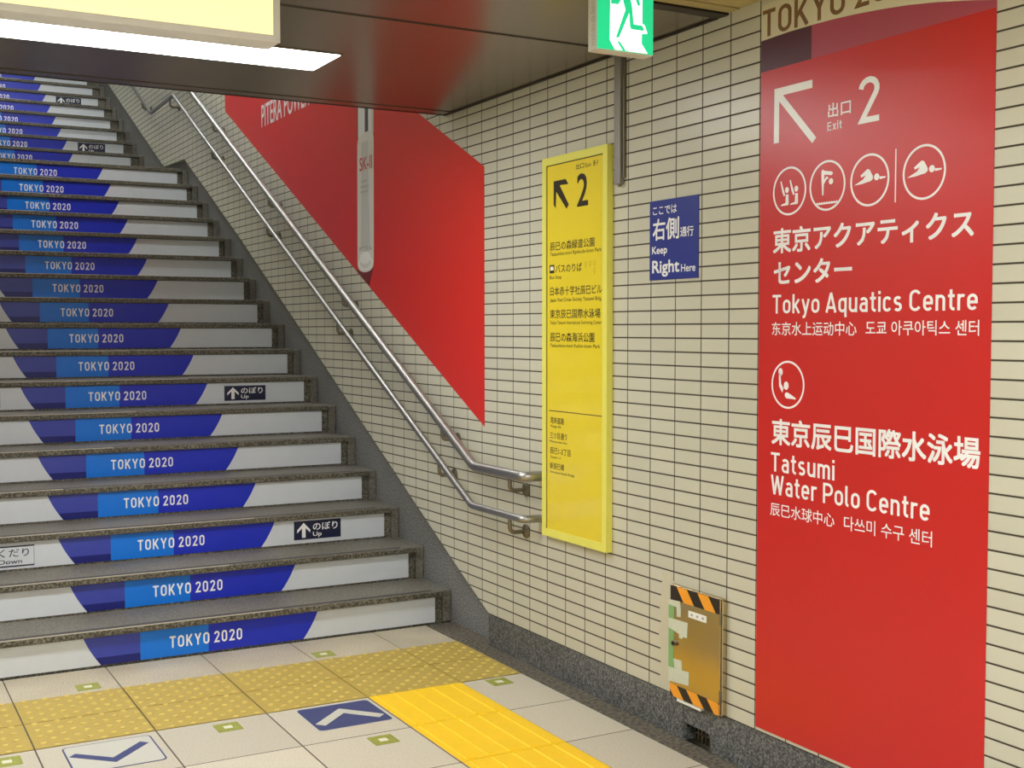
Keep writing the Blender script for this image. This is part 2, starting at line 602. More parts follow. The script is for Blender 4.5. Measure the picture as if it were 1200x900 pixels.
# ================================================================== SETTING
CEIL = 2.54
RISE, GO, Y1 = 0.1692, 0.3246, 5.478
Y18, GO2 = 12.05, 0.331
NF, NT = 17, 28
XP = -0.045                     # right end of the printed riser panels
XL = -2.40                      # left side of the stairs
REC = 0.05                      # the stringer stands this far behind the tiles


def ry(n):
    return Y1 + GO * (n - 1) if n <= NF else Y18 + GO2 * (n - 18)


# right wall: tiled slab cut along the stringer
wall_low = [(-3.2, 0.15), (4.98, 0.15), (5.338, 0.327), (7.78, 1.574), (8.939, 2.159), (10.595, 2.957), (11.35, 2.979), (13.842, 4.151), (16.2, 5.28)]
mb = MB()
mb.prism(wall_low + [(16.2, 8.0), (5.2, 8.0), (5.2, 2.75), (-3.2, 2.75)], lambda y, z, d: (REC - 0.002 - d, y, z), REC - 0.002, M['wall_tile'])
struct('wall_right', mb, 'cream tiled wall with dark joints running along the passage and stairs')
mb = MB()
mb.box(0.09, 0.19, -3.2, 16.2, -0.3, 8.0, M['wall_plain'])
struct('wall_right_core', mb)

# stringer along the stairs (recessed slab behind the tiles)
mb = MB()
mb.prism([(4.96, 0.0), (4.96, 0.3), (5.2, 0.6), (10.6, 3.2), (11.4, 3.2), (16.2, 5.6), (16.2, 0.0)], lambda y, z, d: (REC + 0.038 - d, y, z), 0.038, M['stringer_granite'])
struct('trim_1', mb, 'dark grey granite stringer rising beside the stairs')

# baseboard: stone lengths with fine joints and a drain notch
mb = MB()
yj = [-3.2, -1.5, 0.1, 1.7, 3.478, 4.978]
prof = lambda y, z, d: (REC + 0.02 - d, y, z)
for a, b in zip(yj[:-1], yj[1:]):
    a += 0.0015
    b -= 0.0015
    if b > 3.47 and b < 3.6:
        mb.prism([(a, 0.0), (3.319, 0.0), (3.319, 0.046), (3.335, 0.066), (b - 0.004, 0.066), (b - 0.004, 0.0), (b, 0.0), (b, 0.149), (a, 0.149)], prof, REC + 0.023, M['dark_granite'])
    else:
        mb.prism([(a, 0.0), (b, 0.0), (b, 0.149), (a, 0.149)], prof, REC + 0.023, M['dark_granite'])
struct('baseboard_right', mb, 'dark speckled granite baseboard along the tiled wall')
mb = MB()
for k in range(6):
    y = 3.335 + k * 0.022
    mb.box(0.028, 0.036, y, y + 0.008, 0.002, 0.063, M['steel_dark'])
mb.box(0.028, 0.036, 3.322, 3.47, 0.030, 0.036, M['steel_dark'])
o = put('drain_grate', mb, None, origin=(0.032, 3.39, 0.002))
tag(o, 'small dark drain grate set in the notch of the granite baseboard', 'drain')

# floor
mb = MB()
mb.box(-5.2, 0.0, -3.2, 4.5, -0.12, 0.0, M['floor_tile'])
struct('floor', mb, 'beige speckled stone tile floor of the passage')
mb = MB()
xs = [0.0 - 0.098] + [-0.387 - 0.42 * k for k in range(12)]
for a, b in zip(xs[:-1], xs[1:]):
    b = max(b, -5.2)
    mb.box(b + 0.0025, a - 0.0025, 5.1205, 5.468, -0.02, 0.0, M['landing_tile'])
mb.box(-5.2, 0.05, 4.5, 5.47, -0.12, -0.004, M['gutter'])
mb.box(-5.2, -2.4905, 4.502, 5.1155, -0.02, 0.0, M['landing_tile'])
struct('floor_edge', mb)
mb = MB()
mb.box(-0.098, 0.0, -3.2, 5.47, -0.01, 0.001, M['gutter'])
mb.box(0.0, 0.05, 4.96, 5.47, -0.01, 0.001, M['gutter'])
struct('trim_2', mb, 'dark concrete gutter strip between floor tiles and baseboard')

# ceilings: cream board in the passage, dark metal panels before the stairs
mb = MB()
mb.box(-5.2, 0.0, -3.2, 3.19, CEIL + 0.006, CEIL + 0.12, M['ceil_cream'])
mb.box(-5.2, 0.0, 3.196, 3.25, CEIL + 0.003, CEIL + 0.12, M['ceil_cream'])
struct('ceiling', mb, 'cream ceiling board over the passage')
mb = MB()
mb.box(-5.2, 0.0, 3.31, 3.845, CEIL, CEIL + 0.1, M['ceil_dark'])
mb.box(-5.2, 0.0, 3.858, 3.866, CEIL + 0.003, CEIL + 0.1, M['ceil_dark'])
mb.box(-5.2, 0.0, 3.879, 5.33, CEIL, CEIL + 0.1, M['ceil_dark'])
struct('ceiling_dark', mb, 'dark glossy metal ceiling panels before the stairs')
mb = MB()
mb.box(-5.2, 0.0, 3.252, 3.308, CEIL - 0.004, CEIL + 0.1, M['ceil_trim'])
mb.box(-5.2, 0.0, 3.845, 3.879, CEIL + 0.012, CEIL + 0.1, M['ceil_trim'])
mb.box(-5.2, 0.0, 5.33, 5.345, CEIL + 0.008, CEIL + 0.1, M['ceil_trim'])
mb.box(-5.2, 0.0, 5.345, 5.43, CEIL - 0.002, CEIL + 0.1, M['ceil_dark'])
mb.box(-5.2, 0.0, 5.432, 5.44, CEIL - 0.004, CEIL + 0.1, M['ceil_trim'])
mb.box(-0.012, 0.0, 3.31, 5.43, CEIL - 0.006, CEIL - 0.0005, M['ceil_trim'])
struct('trim_3', mb)
mb = MB()
mb.box(-5.2, 0.0, 5.30, 5.43, CEIL + 0.1, 4.3, M['stair_ceiling'])
struct('wall_header', mb)
mb = MB()
mb.prism([(5.30, 4.3), (10.4, 6.3), (12.6, 6.3), (16.2, 7.9), (16.2, 8.0), (5.30, 8.0)], lambda y, z, d: (-2.6 + d, y, z), 2.6, M['stair_ceiling'])
struct('ceiling_stairs', mb)

# other walls that close the place
mb = MB()
mb.box(-5.4, -5.2, -3.2, 5.6, -0.1, 2.75, M['wall_plain'])
struct('wall_left', mb)
mb = MB()
mb.box(-5.2, XL, 5.47, 5.6, -0.1, 4.3, M['wall_plain'])
struct('wall_front', mb)
mb = MB()
mb.box(-5.4, 0.05, -3.4, -3.2, -0.1, 2.75, M['wall_plain'])
struct('wall_back', mb)
mb = MB()
mb.box(XL - 0.2, XL, 5.61, 16.2, -0.1, 8.0, M['wall_plain'])
struct('wall_stairs', mb)
mb = MB()
mb.box(-2.6, 0.09, 16.2, 16.4, -0.1, 8.0, M['wall_plain'])
struct('wall_top', mb)

# ================================================================== STAIRS
XS = XL + 0.03
st = thing('staircase', (-1.2, Y1, 0.0), 'long granite staircase rising to the left with a landing half way up', 'stairs')
st['kind'] = 'thing'
NOSE = 0.022
XB = -0.006
for n in range(1, NT + 1):
    z0, z1 = RISE * (n - 1), RISE * n
    y = ry(n)
    if n == NF:
        yb = ry(18) + 0.02
    elif n == NT:
        yb = 16.18
    else:
        yb = ry(n + 1) + 0.02
    # riser stone
    mb = MB()
    mb.box(XS, XB, y, y + 0.06, z0 - (0.02 if n > 1 else 0), z1 - 0.031, M['nosing_granite'])
    put('riser', mb, st)
    # tread slab with rounded nose
    mb = MB()
    mb.bevel_box(XS, XB, y - NOSE, yb, z1 - 0.0305, z1, M['step_granite'], 0.005, 2)
    # joints across the slab are surface pattern: three lengths
    nose = MB()
    tr = put('tread', mb, st)
    if n <= 20:
        mb = MB()
        mb.box(XS + 0.05, -0.09 if n > 1 else -0.06, y - NOSE + 0.012, y - NOSE + 0.040, z1 - 0.002, z1 + 0.0006, M['slip'])
        put('slip_strip', mb, tr)
    mb = MB()
    xj = -0.35 - 0.9 * random.random()
    mb.box(XS + 0.01, xj - 0.002, y - NOSE - 0.0006, y - NOSE + 0.01, z1 - 0.027, z1 - 0.004, M['nosing_granite'])
    mb.box(xj + 0.002, XB - 0.002, y - NOSE - 0.0006, y - NOSE + 0.01, z1 - 0.027, z1 - 0.004, M['nosing_granite'])
    mb.box(XS + 0.01, xj - 0.3 * random.random() - 0.25, y - NOSE + 0.0005, y - NOSE + 0.006, z1 - 0.0035, z1 + 0.0004, M['slip_edge'])
    put('nosing', mb, tr)
    # gutter block beside the step
    mb = MB()
    mb.bevel_box(XB + 0.006, REC - 0.001, y + 0.004, yb + (0.25 if n < NT else 0), z0 - 0.02 if n > 1 else 0.001, z1 - 0.004, M['step_granite'], 0.006, 2)
    put('gutter_block', mb, st)


ORD = ['lowest', 'second', 'third', 'fourth', 'fifth', 'sixth', 'seventh', 'eighth', 'ninth', 'tenth', 'eleventh', 'twelfth', 'thirteenth', 'fourteenth', 'fifteenth', 'sixteenth', 'seventeenth']
ORD2 = ['first', 'second', 'third', 'fourth', 'fifth', 'sixth', 'seventh', 'eighth', 'ninth', 'tenth', 'eleventh']


def step_phrase(n):
    if n <= NF:
        return 'lowest step' if n == 1 else ORD[n - 1] + ' step up from the floor'
    return ORD2[n - 18] + ' step above the landing'


# printed riser panels -------------------------------------------------
PT, PB = 0.1365, 0.010          # upper and lower edge of a panel above its step foot
XR0, XR1 = -0.737, -0.665       # right end of the blue field, foot and top
XA0, XA1 = -1.665, -1.738       # left end
XC, XD = -1.495, -1.19          # azure field


def bow(xa, xb, k):
    """slightly curved edge from foot to top"""
    out = []
    for i in range(7):
        t = i / 6
        out.append((xa + (xb - xa) * t + k * 4 * t * (1 - t), PB + (PT - PB) * t))
    return out


def panel_mesh(dx=0.0, xp=XP):
    mb = MB()
    f = lambda x, z, d: (x + dx, -d, z)
    T = 0.003
    right, left = bow(XR0, XR1, 0.006), bow(XA0, XA1, -0.006)
    mb.prism(right[::-1] + [(xp - dx, PB), (xp - dx, PT)], f, T, M['panel_white'])
    mb.prism([(XD, PB)] + right + [(XD, PT)], f, T, M['panel_blue'])
    mb.prism([(XC, PB), (XD, PB), (XD, PT), (XC, PT)], f, T, M['panel_azure'])
    zc = PB + 0.034
    lo = [p for p in left if p[1] <= zc]
    t = (zc - PB) / (PT - PB)
    xm = XA0 + (XA1 - XA0) * t - 0.006 * 4 * t * (1 - t)
    mb.prism(lo[::-1] + [(XC, PB), (XC, zc), (xm, zc)], f, T, M['panel_navy'])
    mb.prism([(xm, zc), (XC, zc), (XC, PT)] + [p for p in left if p[1] > zc][::-1], f, T, M['panel_indigo'])
    mb.prism([(XL + 0.05, PB)] + left + [(XL + 0.05, PT)], f, T, M['panel_white'])
    return mb


def panel_proto(dx, xp):
    lm = MB()
    write(lm, 'TOKYO 2020', -1.366 + dx, -1.034 + dx, 0.047, 0.100, lambda x, z, d: (x, -d, z), M['white_print'], ('line', 0.155, 0.20), False, 0.0036)
    p = put('riser_panel', panel_mesh(dx, xp))
    return p, put('lettering', lm, p)


for n0, n1, dx, xp in ((1, NF, 0.0, XP), (18, 27, 0.037, -0.085)):
    proto, proto_text = panel_proto(dx, xp)
    for n in range(n0, n1 + 1):
        if n == n0:
            o = proto
        else:
            o = proto.copy()
            COL.objects.link(o)
            t = proto_text.copy()
            COL.objects.link(t)
            t.parent = o
        o.location = (0.0, ry(n) - 0.0005, RISE * (n - 1))
        o['base'] = tuple(o.location)
        tag(o, 'blue and white printed riser panel on the ' + step_phrase(n), 'riser panel', 'printed riser panels on the stairs')

# up and down stickers on some riser panels ------------------------------
for n in (3, 7, 20, 24):
    y = ry(n) - 0.0040
    z0 = RISE * (n - 1)
    fn = on_front(y)
    xa, xb = (-0.560, -0.298) if n < 18 else (-0.525, -0.263)
    za, zb = z0 + 0.030, z0 + 0.129
    if n == 7:
        za, zb = z0 + 0.026, z0 + 0.118
    mb = MB()
    mb.prism([(xa - 0.003, za - 0.003), (xb + 0.003, za - 0.003), (xb + 0.003, zb + 0.003), (xa - 0.003, zb + 0.003)], fn, 0.0006, M['panel_white'])
    mb.prism([(xa, za), (xb, za), (xb, zb), (xa, zb)], fn, 0.0012, M['up_navy'])
    base = ((xa + xb) / 2, y, za)
    o = put('up_sticker', mb, None, origin=base)
    tag(o, 'navy up arrow sticker on the riser of the ' + step_phrase(n), 'sticker', 'navy up arrow stickers on the stairs')
    w, h = xb - xa, zb - za
    mb = MB()
    ax = xa + 0.205 * w
    mb.prism([(ax - 0.010, za + 0.10 * h), (ax + 0.010, za + 0.10 * h), (ax + 0.010, za + 0.70 * h), (ax - 0.010, za + 0.70 * h)], fn, 0.0018, M['white_print'])
    mb.prism([(ax, za + 0.90 * h), (ax - 0.036, za + 0.52 * h), (ax - 0.036, za + 0.36 * h), (ax, za + 0.72 * h), (ax + 0.036, za + 0.36 * h), (ax + 0.036, za + 0.52 * h)], fn, 0.0018, M['white_print'])
    put('arrow', mb, o)
    lettering(o, [('のぼり', xa + 0.40 * w, xa + 0.93 * w, za + 0.46 * h, za + 0.88 * h, 0.012, True),
                  ('Up', xa + 0.40 * w, xa + 0.585 * w, za + 0.15 * h, za + 0.38 * h, 0.015)], fn, M['white_print'])
for n in (3, 7):
    y = ry(n) - 0.0040
    z0 = RISE * (n - 1)
    fn = on_front(y)
    xa, xb, za, zb = -2.110, -1.848, z0 + 0.022, z0 + 0.121
    mb = MB()
    mb.prism([(xa, za), (xb, za), (xb, zb), (xa, zb)], fn, 0.0008, M['panel_white'])
    mb.prism([(xa, za), (xb, za), (xb, za + 0.006), (xa, za + 0.006)], fn, 0.0014, M['up_navy'])
    mb.prism([(xa, zb - 0.006), (xb, zb - 0.006), (xb, zb), (xa, zb)], fn, 0.0014, M['up_navy'])
    mb.prism([(xb - 0.0015, za), (xb, za), (xb, zb), (xb - 0.0015, zb)], fn, 0.0014, M['up_navy'])
    o = put('down_sticker', mb, None, origin=((xa + xb) / 2, y, za))
    tag(o, 'white down sticker on the riser of the ' + step_phrase(n), 'sticker', 'white down stickers on the stairs')
    w, h = xb - xa, zb - za
    mb = MB()
    ax = xa + 0.2 * w
    mb.prism([(ax - 0.010, za + 0.3 * h), (ax + 0.010, za + 0.3 * h), (ax + 0.010, za + 0.88 * h), (ax - 0.010, za + 0.88 * h)], fn, 0.0016, M['up_navy'])
    mb.prism([(ax, za + 0.11 * h), (ax + 0.036, za + 0.47 * h), (ax + 0.036, za + 0.62 * h), (ax, za + 0.28 * h), (ax - 0.036, za + 0.62 * h), (ax - 0.036, za + 0.47 * h)], fn, 0.0016, M['up_navy'])
    put('arrow', mb, o)
    lettering(o, [('くだり', xa + 0.40 * w, xa + 0.91 * w, za + 0.47 * h, za + 0.86 * h, 0.004, True),
                  ('Down', xa + 0.40 * w, xa + 0.79 * w, za + 0.15 * h, za + 0.36 * h, 0.008)], fn, M['up_navy'])

# ================================================================== HANDRAILS
XH = -0.085


def bend(pts, r=0.05, k=5):
    """round the corners of a polyline"""
    P = [Vector(p) for p in pts]
    out = [P[0]]
    for a, b, c in zip(P[:-2], P[1:-1], P[2:]):
        u, v = (a - b), (c - b)
        rr = min(r, u.length * 0.45, v.length * 0.45)
        p, q = b + u.normalized() * rr, b + v.normalized() * rr
        for i in range(k + 1):
            t = i / k
            out.append(p * (1 - t) ** 2 + b * 2 * t * (1 - t) + q * t * t)
    out.append(P[-1])
    return out


def rail_z(path, y):
    for a, b in zip(path[:-1], path[1:]):
        if a[0] <= y <= b[0]:
            return a[1] + (b[1] - a[1]) * (y - a[0]) / (b[0] - a[0]), (b[1] - a[1]) / (b[0] - a[0])
    return path[-1][1], 0


def handrail(name, path, end_y, r, brackets, label):
    root = thing(name, (XH, 4.4, path[0][1]), label, 'handrail', 'handrails along the tiled wall')
    mb = MB()
    pts = [(0.0, end_y - 0.02, path[0][1]), (XH, end_y - 0.02, path[0][1])] + [(XH, y, z) for y, z in path[1:]]
    P = bend(pts[:3], 0.05, 7)[:-1] + bend(pts[1:], 0.02, 3)[1:]
    mb.tube(P, r, M['steel'], 16)
    put('rail', mb, root, True)
    for y in brackets:
        z, s = rail_z(path, y)
        dz = 0.074
        mb = MB()
        arm = bend([(XH, y, z - r * 0.6), (XH, y, z - dz), (-0.004, y, z - dz)], 0.075, 8)
        mb.tube(arm, 0.0095, M['steel_dark'], 10)
        br = put('bracket', mb, root, True)
        mb = MB()
        n = 20
        vs, fs = [], []
        for x, rad in ((0.0, 0.031), (-0.006, 0.031), (-0.012, 0.023), (-0.018, 0.011)):
            for k in range(n):
                a = 2 * math.pi * k / n
                vs.append((x, y + rad * math.cos(a), z - dz + rad * math.sin(a)))
        for i in range(3):
            for k in range(n):
                fs.append((i * n + k, i * n + (k + 1) % n, (i + 1) * n + (k + 1) % n, (i + 1) * n + k))
        fs += [list(range(n)), list(range(3 * n, 4 * n))]
        mb.add(vs, fs, M['steel_dark'])
        put('wall_rose', mb, br, True)
    return root


up_path = [(4.512, 0.85), (4.965, 0.85), (10.60, 3.725), (11.45, 3.725), (15.6, 5.76)]
lo_path = [(4.520, 0.665), (4.985, 0.665), (10.60, 3.492), (11.46, 3.476), (15.6, 5.51)]
handrail('upper_handrail', up_path, 4.512, 0.0225, [4.623, 5.30, 6.622, 7.977, 9.348, 10.72, 11.80, 13.15, 14.5],
         'thick stainless steel handrail, the upper of the two on the tiled wall')
handrail('lower_handrail', lo_path, 4.520, 0.0165, [4.623, 5.337, 6.706, 8.018, 9.379, 10.72, 11.80, 13.15, 14.5],
         'thin stainless steel handrail, the lower of the two on the tiled wall')

# ================================================================== FLOOR THINGS
tn = ['nearest the tiled wall', 'second from the tiled wall', 'third from the tiled wall', 'fourth from the tiled wall', 'fifth from the tiled wall', 'sixth from the tiled wall']
xe = [-0.098] + [-0.387 - 0.42 * k for k in range(6)]
for row, (ya, yb, ph) in enumerate(((4.81, 5.118, 'row next to the stairs'), (4.502, 4.807, 'row farther from the stairs'))):
    for c in range(6):
        x0, x1 = xe[c + 1] + 0.003, xe[c] - (0.003 if c else 0)
        mb = MB()
        mb.box(x0, x1, ya + 0.002, yb - 0.002, -0.0035, 0.0012, M['tactile_olive'])
        i0 = int(math.floor((x0 + 2.03) / 0.0405))
        for i in range(i0, i0 + 13):
            for j in range(-16, 6):
                if (i + j) % 2:
                    continue
                px, py = -2.03 + 0.0405 * i, 5.027 + 0.0394 * j
                if not (x0 + 0.006 < px < x1 - 0.006 and ya < py < yb):
                    continue
                vs, fs = [], []
                for rad, z in ((0.0125, 0.001), (0.0112, 0.0042), (0.0075, 0.0056)):
                    for k in range(10):
                        a = 2 * math.pi * k / 10
                        vs.append((px + rad * math.cos(a), py + rad * math.sin(a), z))
                for q in range(2):
                    for k in range(10):
                        fs.append((q * 10 + k, q * 10 + (k + 1) % 10, q * 10 + 10 + (k + 1) % 10, q * 10 + 10 + k))
                fs.append(list(range(20, 30)))
                mb.add(vs, fs, M['tactile_dot'])
        o = put('dotted_paving_tile', mb, None, origin=((x0 + x1) / 2, (ya + yb) / 2, 0))
        tag(o, 'dotted yellow tile, %s, %s' % (ph, tn[c]), 'paving tile', 'dotted paving tiles before the stairs')
for k, ph in enumerate(('touching the dotted tiles', 'second away from the dotted tiles', 'third away from the dotted tiles')):
    y1 = 4.5 - 0.42 * k
    y0 = y1 - 0.42
    x0, x1 = -0.805, -0.387
    mb = MB()
    mb.box(x0 + 0.002, x1 - 0.002, y0 + 0.002, y1 - 0.002, -0.001, 0.0022, M['tactile_yellow'])
    for b in range(5):
        xc = x0 + 0.042 + b * 0.0838
        vs, fs = [], []
        prof_ = [(-0.021, 0.002), (-0.016, 0.0062), (0.016, 0.0062), (0.021, 0.002)]
        for yy, sh in ((y0 + 0.004, 0), (y0 + 0.012, 1), (y1 - 0.012, 1), (y1 - 0.004, 0)):
            for dx, z in prof_:
                vs.append((xc + dx, yy, z if sh else 0.002))
        for i in range(3):
            for j in range(3):
                fs.append((i * 4 + j, i * 4 + j + 1, i * 4 + 5 + j, i * 4 + 4 + j))
        mb.add(vs, fs, M['tactile_yellow'])
    o = put('ribbed_paving_tile', mb, None, origin=((x0 + x1) / 2, (y0 + y1) / 2, 0))
    tag(o, 'bright yellow ribbed guiding tile on the beige floor, ' + ph, 'paving tile', 'ribbed yellow guiding tiles')


def rounded(x0, x1, y0, y1, r, n=5):
    out = []
    for cx, cy, a in ((x1 - r, y0 + r, -90), (x1 - r, y1 - r, 0), (x0 + r, y1 - r, 90), (x0 + r, y0 + r, 180)):
        for i in range(n + 1):
            t = math.radians(a + 90 * i / n)
            out.append((cx + r * math.cos(t), cy + r * math.sin(t)))
    return out


def stroke(P, w):
    """mitred band along three points"""
    A, B, C_ = [Vector(p) for p in P]
    d1, d2 = (B - A).normalized(), (C_ - B).normalized()
    n1, n2 = Vector((-d1.y, d1.x)), Vector((-d2.y, d2.x))
    m = (n1 + n2).normalized()
    k = w / 2 / m.dot(n1)
    return [tuple(A + n1 * w / 2), tuple(B + m * k), tuple(C_ + n2 * w / 2), tuple(C_ - n2 * w / 2), tuple(B - m * k), tuple(A - n1 * w / 2)]


fl = on_floor(0.0003)
mb = MB()
mb.prism(rounded(-1.126, -0.818, 4.190, 4.478, 0.022), fl, 0.0008, M['floor_pale'])
mb.prism(rounded(-1.119, -0.825, 4.197, 4.471, 0.018), fl, 0.0014, M['floor_navy'])
o = put('arrow_floor_sticker', mb, None, origin=(-0.97, 4.33, 0))
tag(o, 'navy floor sticker with a pale chevron pointing to the stairs', 'floor sticker', 'chevron stickers on the floor')
mb = MB()
mb.prism(stroke([(-1.094, 4.262), (-0.965, 4.385), (-0.849, 4.255)], 0.042), fl, 0.0020, M['floor_pale'])
put('chevron', mb, o)
mb = MB()
mb.prism(rounded(-1.985, -1.677, 4.178, 4.466, 0.022), fl, 0.0008, M['floor_navy'])
mb.prism(rounded(-1.979, -1.683, 4.184, 4.460, 0.018), fl, 0.0014, M['floor_pale'])
o = put('arrow_floor_sticker', mb, None, origin=(-1.83, 4.32, 0))
tag(o, 'pale floor sticker with a navy chevron pointing away from the stairs', 'floor sticker', 'chevron stickers on the floor')
mb = MB()
mb.prism(stroke([(-1.962, 4.372), (-1.840, 4.258), (-1.712, 4.392)], 0.036), fl, 0.0020, M['floor_navy'])
put('chevron', mb, o)

marks = [((-1.767, 5.200), 'between lowest step and dotted tiles, at the left'),
         ((-0.735, 5.206), 'between lowest step and dotted tiles, at the right'),
         ((-1.402, 4.411), 'on the white floor tile between the two chevron stickers'),
         ((-0.240, 4.433), 'between ribbed yellow tile and gutter strip'),
         ((-0.951, 4.000), 'below the navy chevron sticker, beside the ribbed tiles'),
         ((-2.167, 4.420), 'left of the pale chevron sticker')]
for (x, y), ph in marks:
    mb = MB()
    h = 0.047
    mb.prism(rounded(x - h, x + h, y - h, y + h, 0.004, 2), fl, 0.0008, M['marker_green'])
    o = put('floor_marker', mb, None, origin=(x, y, 0))
    tag(o, 'small square yellow green sticker ' + ph, 'floor marker', 'small square stickers on the floor')
    mb = MB()
    h = 0.016
    mb.prism(rounded(x - h, x + h, y - h, y + h, 0.003, 2), fl, 0.0013, M['marker_pale'])
    put('centre_patch', mb, o)

# ================================================================== RED BANNER ON THE WALL
W = on_wall(-0.0008)
bn = thing('wall_banner', (0, 2.626, 0.163), 'tall red wall banner with white lettering and sports icons', 'banner')
YL, YR = 3.084, 2.167
arc = [(3.084, 2.414), (2.96, 2.417), (2.851, 2.416), (2.76, 2.413), (2.673, 2.408), (2.57, 2.399), (2.469, 2.388), (2.36, 2.371), (2.246, 2.349), (2.167, 2.332)]
mb = MB()
T = 0.0012
mb.prism([(YL, 2.528)] + arc + [(YR, 2.528)], W, T, M['banner_beige'])
BANDZ = 2.313
mb.prism([(YL, BANDZ)] + arc[:3] [:0] + [(2.851, BANDZ), (2.851, 2.416), (2.96, 2.417), (YL, 2.414)], W, T, M['banner_maroon'])
mb.prism([(2.851, BANDZ), (YR, BANDZ)] + arc[:1:-1], W, T, M['banner_rose'])
mb.prism([(YL, 0.163), (YR, 0.163), (YR, BANDZ), (YL, BANDZ)], W, T, M['banner_red'])
put('film', mb, bn)
lettering(bn, [('TOKYO 2020', 3.077, 2.543, 2.423, 2.509, ('line', 0.15), False, 'TOKYO 20')], W, M['banner_brown'], name='heading')
lettering(bn, [
    ('出口', 2.776, 2.681, 2.120, 2.164, 0.012, True),
    ('Exit', 2.778, 2.717, 2.082, 2.108, ('line', 0.13)),
    ('2', 2.654, 2.568, 2.083, 2.216, ('line', 0.13)),
    ('東京アクアティクス', 3.018, 2.227, 1.724, 1.804, 0.020, True),
    ('センター', 3.013, 2.668, 1.624, 1.699, 0.020, True),
    ('Tokyo Aquatics Centre', 3.018, 2.211, 1.532, 1.592, ('line', 0.135)),
    ('东京水上运动中心', 3.020, 2.647, 1.462, 1.505, 0.006, True),
    ('도쿄 아쿠아틱스 센터', 2.611, 2.205, 1.464, 1.506, 0.006, True),
    ('東京辰巳国際水泳場', 3.017, 2.194, 1.109, 1.195, 0.020, True),
    ('Tatsumi', 3.019, 2.731, 1.022, 1.084, ('line', 0.135)),
    ('Water Polo Centre', 3.018, 2.362, 0.948, 1.011, ('line', 0.135)),
    ('辰巳水球中心', 3.020, 2.729, 0.878, 0.921, 0.004, True),
    ('다쓰미 수구 센터', 2.689, 2.352, 0.877, 0.921, 0.004, True),
], W, M['white_print'])
mb = MB()
D = 0.0017
mb.prism([(3.018, 2.249), (2.845, 2.249), (2.845, 2.224), (2.978, 2.224), (2.995, 2.207), (2.995, 2.076), (3.019, 2.076)], W, D, M['white_print'])
mb.prism([(2.995, 2.207), (2.978, 2.224), (2.826, 2.070), (2.843, 2.054)], W, D, M['white_print'])
put('arrow', mb, bn)


def ell(cx, cz, a, b, rot=0, n=14):
    r = math.radians(rot)
    return [(cx - (a * math.cos(2 * math.pi * k / n) * math.cos(r) - b * math.sin(2 * math.pi * k / n) * math.sin(r)),
             cz + a * math.cos(2 * math.pi * k / n) * math.sin(r) + b * math.sin(2 * math.pi * k / n) * math.cos(r)) for k in range(n)]


def icon(cy, cz, kind):
    mb = MB()
    w = M['white_print']
    mb.ring((cy, cz), 0.0700, 0.0765, W, D, w, 44)
    P = lambda pts: mb.prism([(cy - a, cz + b) for a, b in pts], W, D, w)
    E = lambda a, b, ra, rb=None, rot=0: mb.prism(ell(cy - a, cz + b, ra, rb or ra, rot), W, D, w)
    if kind == 'artistic':
        for dx in (-0.010, 0.033):
            P([(dx - 0.032, 0.034), (dx - 0.027, 0.034), (dx - 0.009, -0.012), (dx - 0.016, -0.014), (dx - 0.023, 0.0)])
            E(dx - 0.001, 0.004, 0.0085, 0.0095)
            P([(dx - 0.006, -0.010), (dx + 0.006, -0.010), (dx + 0.007, -0.038), (dx + 0.004, -0.044), (dx - 0.030, -0.044), (dx - 0.026, -0.040), (dx - 0.007, -0.036)])
    elif kind == 'diving':
        P([(-0.025, 0.046), (-0.019, 0.050), (-0.013, 0.046), (-0.013, 0.030), (-0.016, -0.028), (-0.021, -0.028), (-0.025, 0.030)])
        P([(-0.013, 0.046), (0.020, 0.040), (0.024, 0.034), (0.018, 0.029), (-0.013, 0.034)])
        P([(-0.014, 0.018), (-0.002, 0.028), (0.006, 0.022), (-0.004, 0.018), (-0.014, 0.006)])
        E(0.016, 0.011, 0.0092)
        for k in range(9):
            P([(-0.048 + 0.0105 * k, -0.052), (-0.043 + 0.0105 * k, -0.048), (-0.0375 + 0.0105 * k, -0.052), (-0.0375 + 0.0105 * k, -0.056), (-0.048 + 0.0105 * k, -0.056)])
    elif kind == 'swim':
        P([(-0.060, -0.010), (-0.025, 0.004), (-0.014, 0.016), (-0.032, 0.010), (-0.036, 0.016), (-0.008, 0.033), (0.000, 0.030), (0.013, 0.010), (0.013, 0.002), (0.004, -0.004), (-0.012, -0.006), (-0.030, -0.009)])
        E(0.028, 0.006, 0.0100)
        P([(0.038, 0.006), (0.063, 0.004), (0.060, 0.000), (0.040, -0.002)])
    elif kind == 'polo':
        E(-0.034, 0.040, 0.0100, 0.0125)
        P([(-0.042, 0.038), (-0.034, 0.034), (-0.031, 0.002), (-0.019, -0.012), (-0.025, -0.026), (-0.040, -0.006)])
        E(-0.007, -0.003, 0.0112, 0.0135)
        P([(-0.012, -0.028), (-0.004, -0.024), (0.012, -0.029), (0.039, -0.042), (0.034, -0.046), (0.022, -0.044), (0.008, -0.044), (-0.006, -0.043), (-0.013, -0.036)])
    return put('sport_icon', mb, bn)


icon(2.944, 1.918, 'artistic')
icon(2.776, 1.918, 'diving')
icon(2.603, 1.916, 'swim')
icon(2.400, 1.916, 'swim')
icon(2.943, 1.305, 'polo')
mb = MB()
mb.prism([(2.505, 1.842), (2.501, 1.842), (2.501, 1.993), (2.505, 1.993)], W, D, M['white_print'])
put('divider', mb, bn)

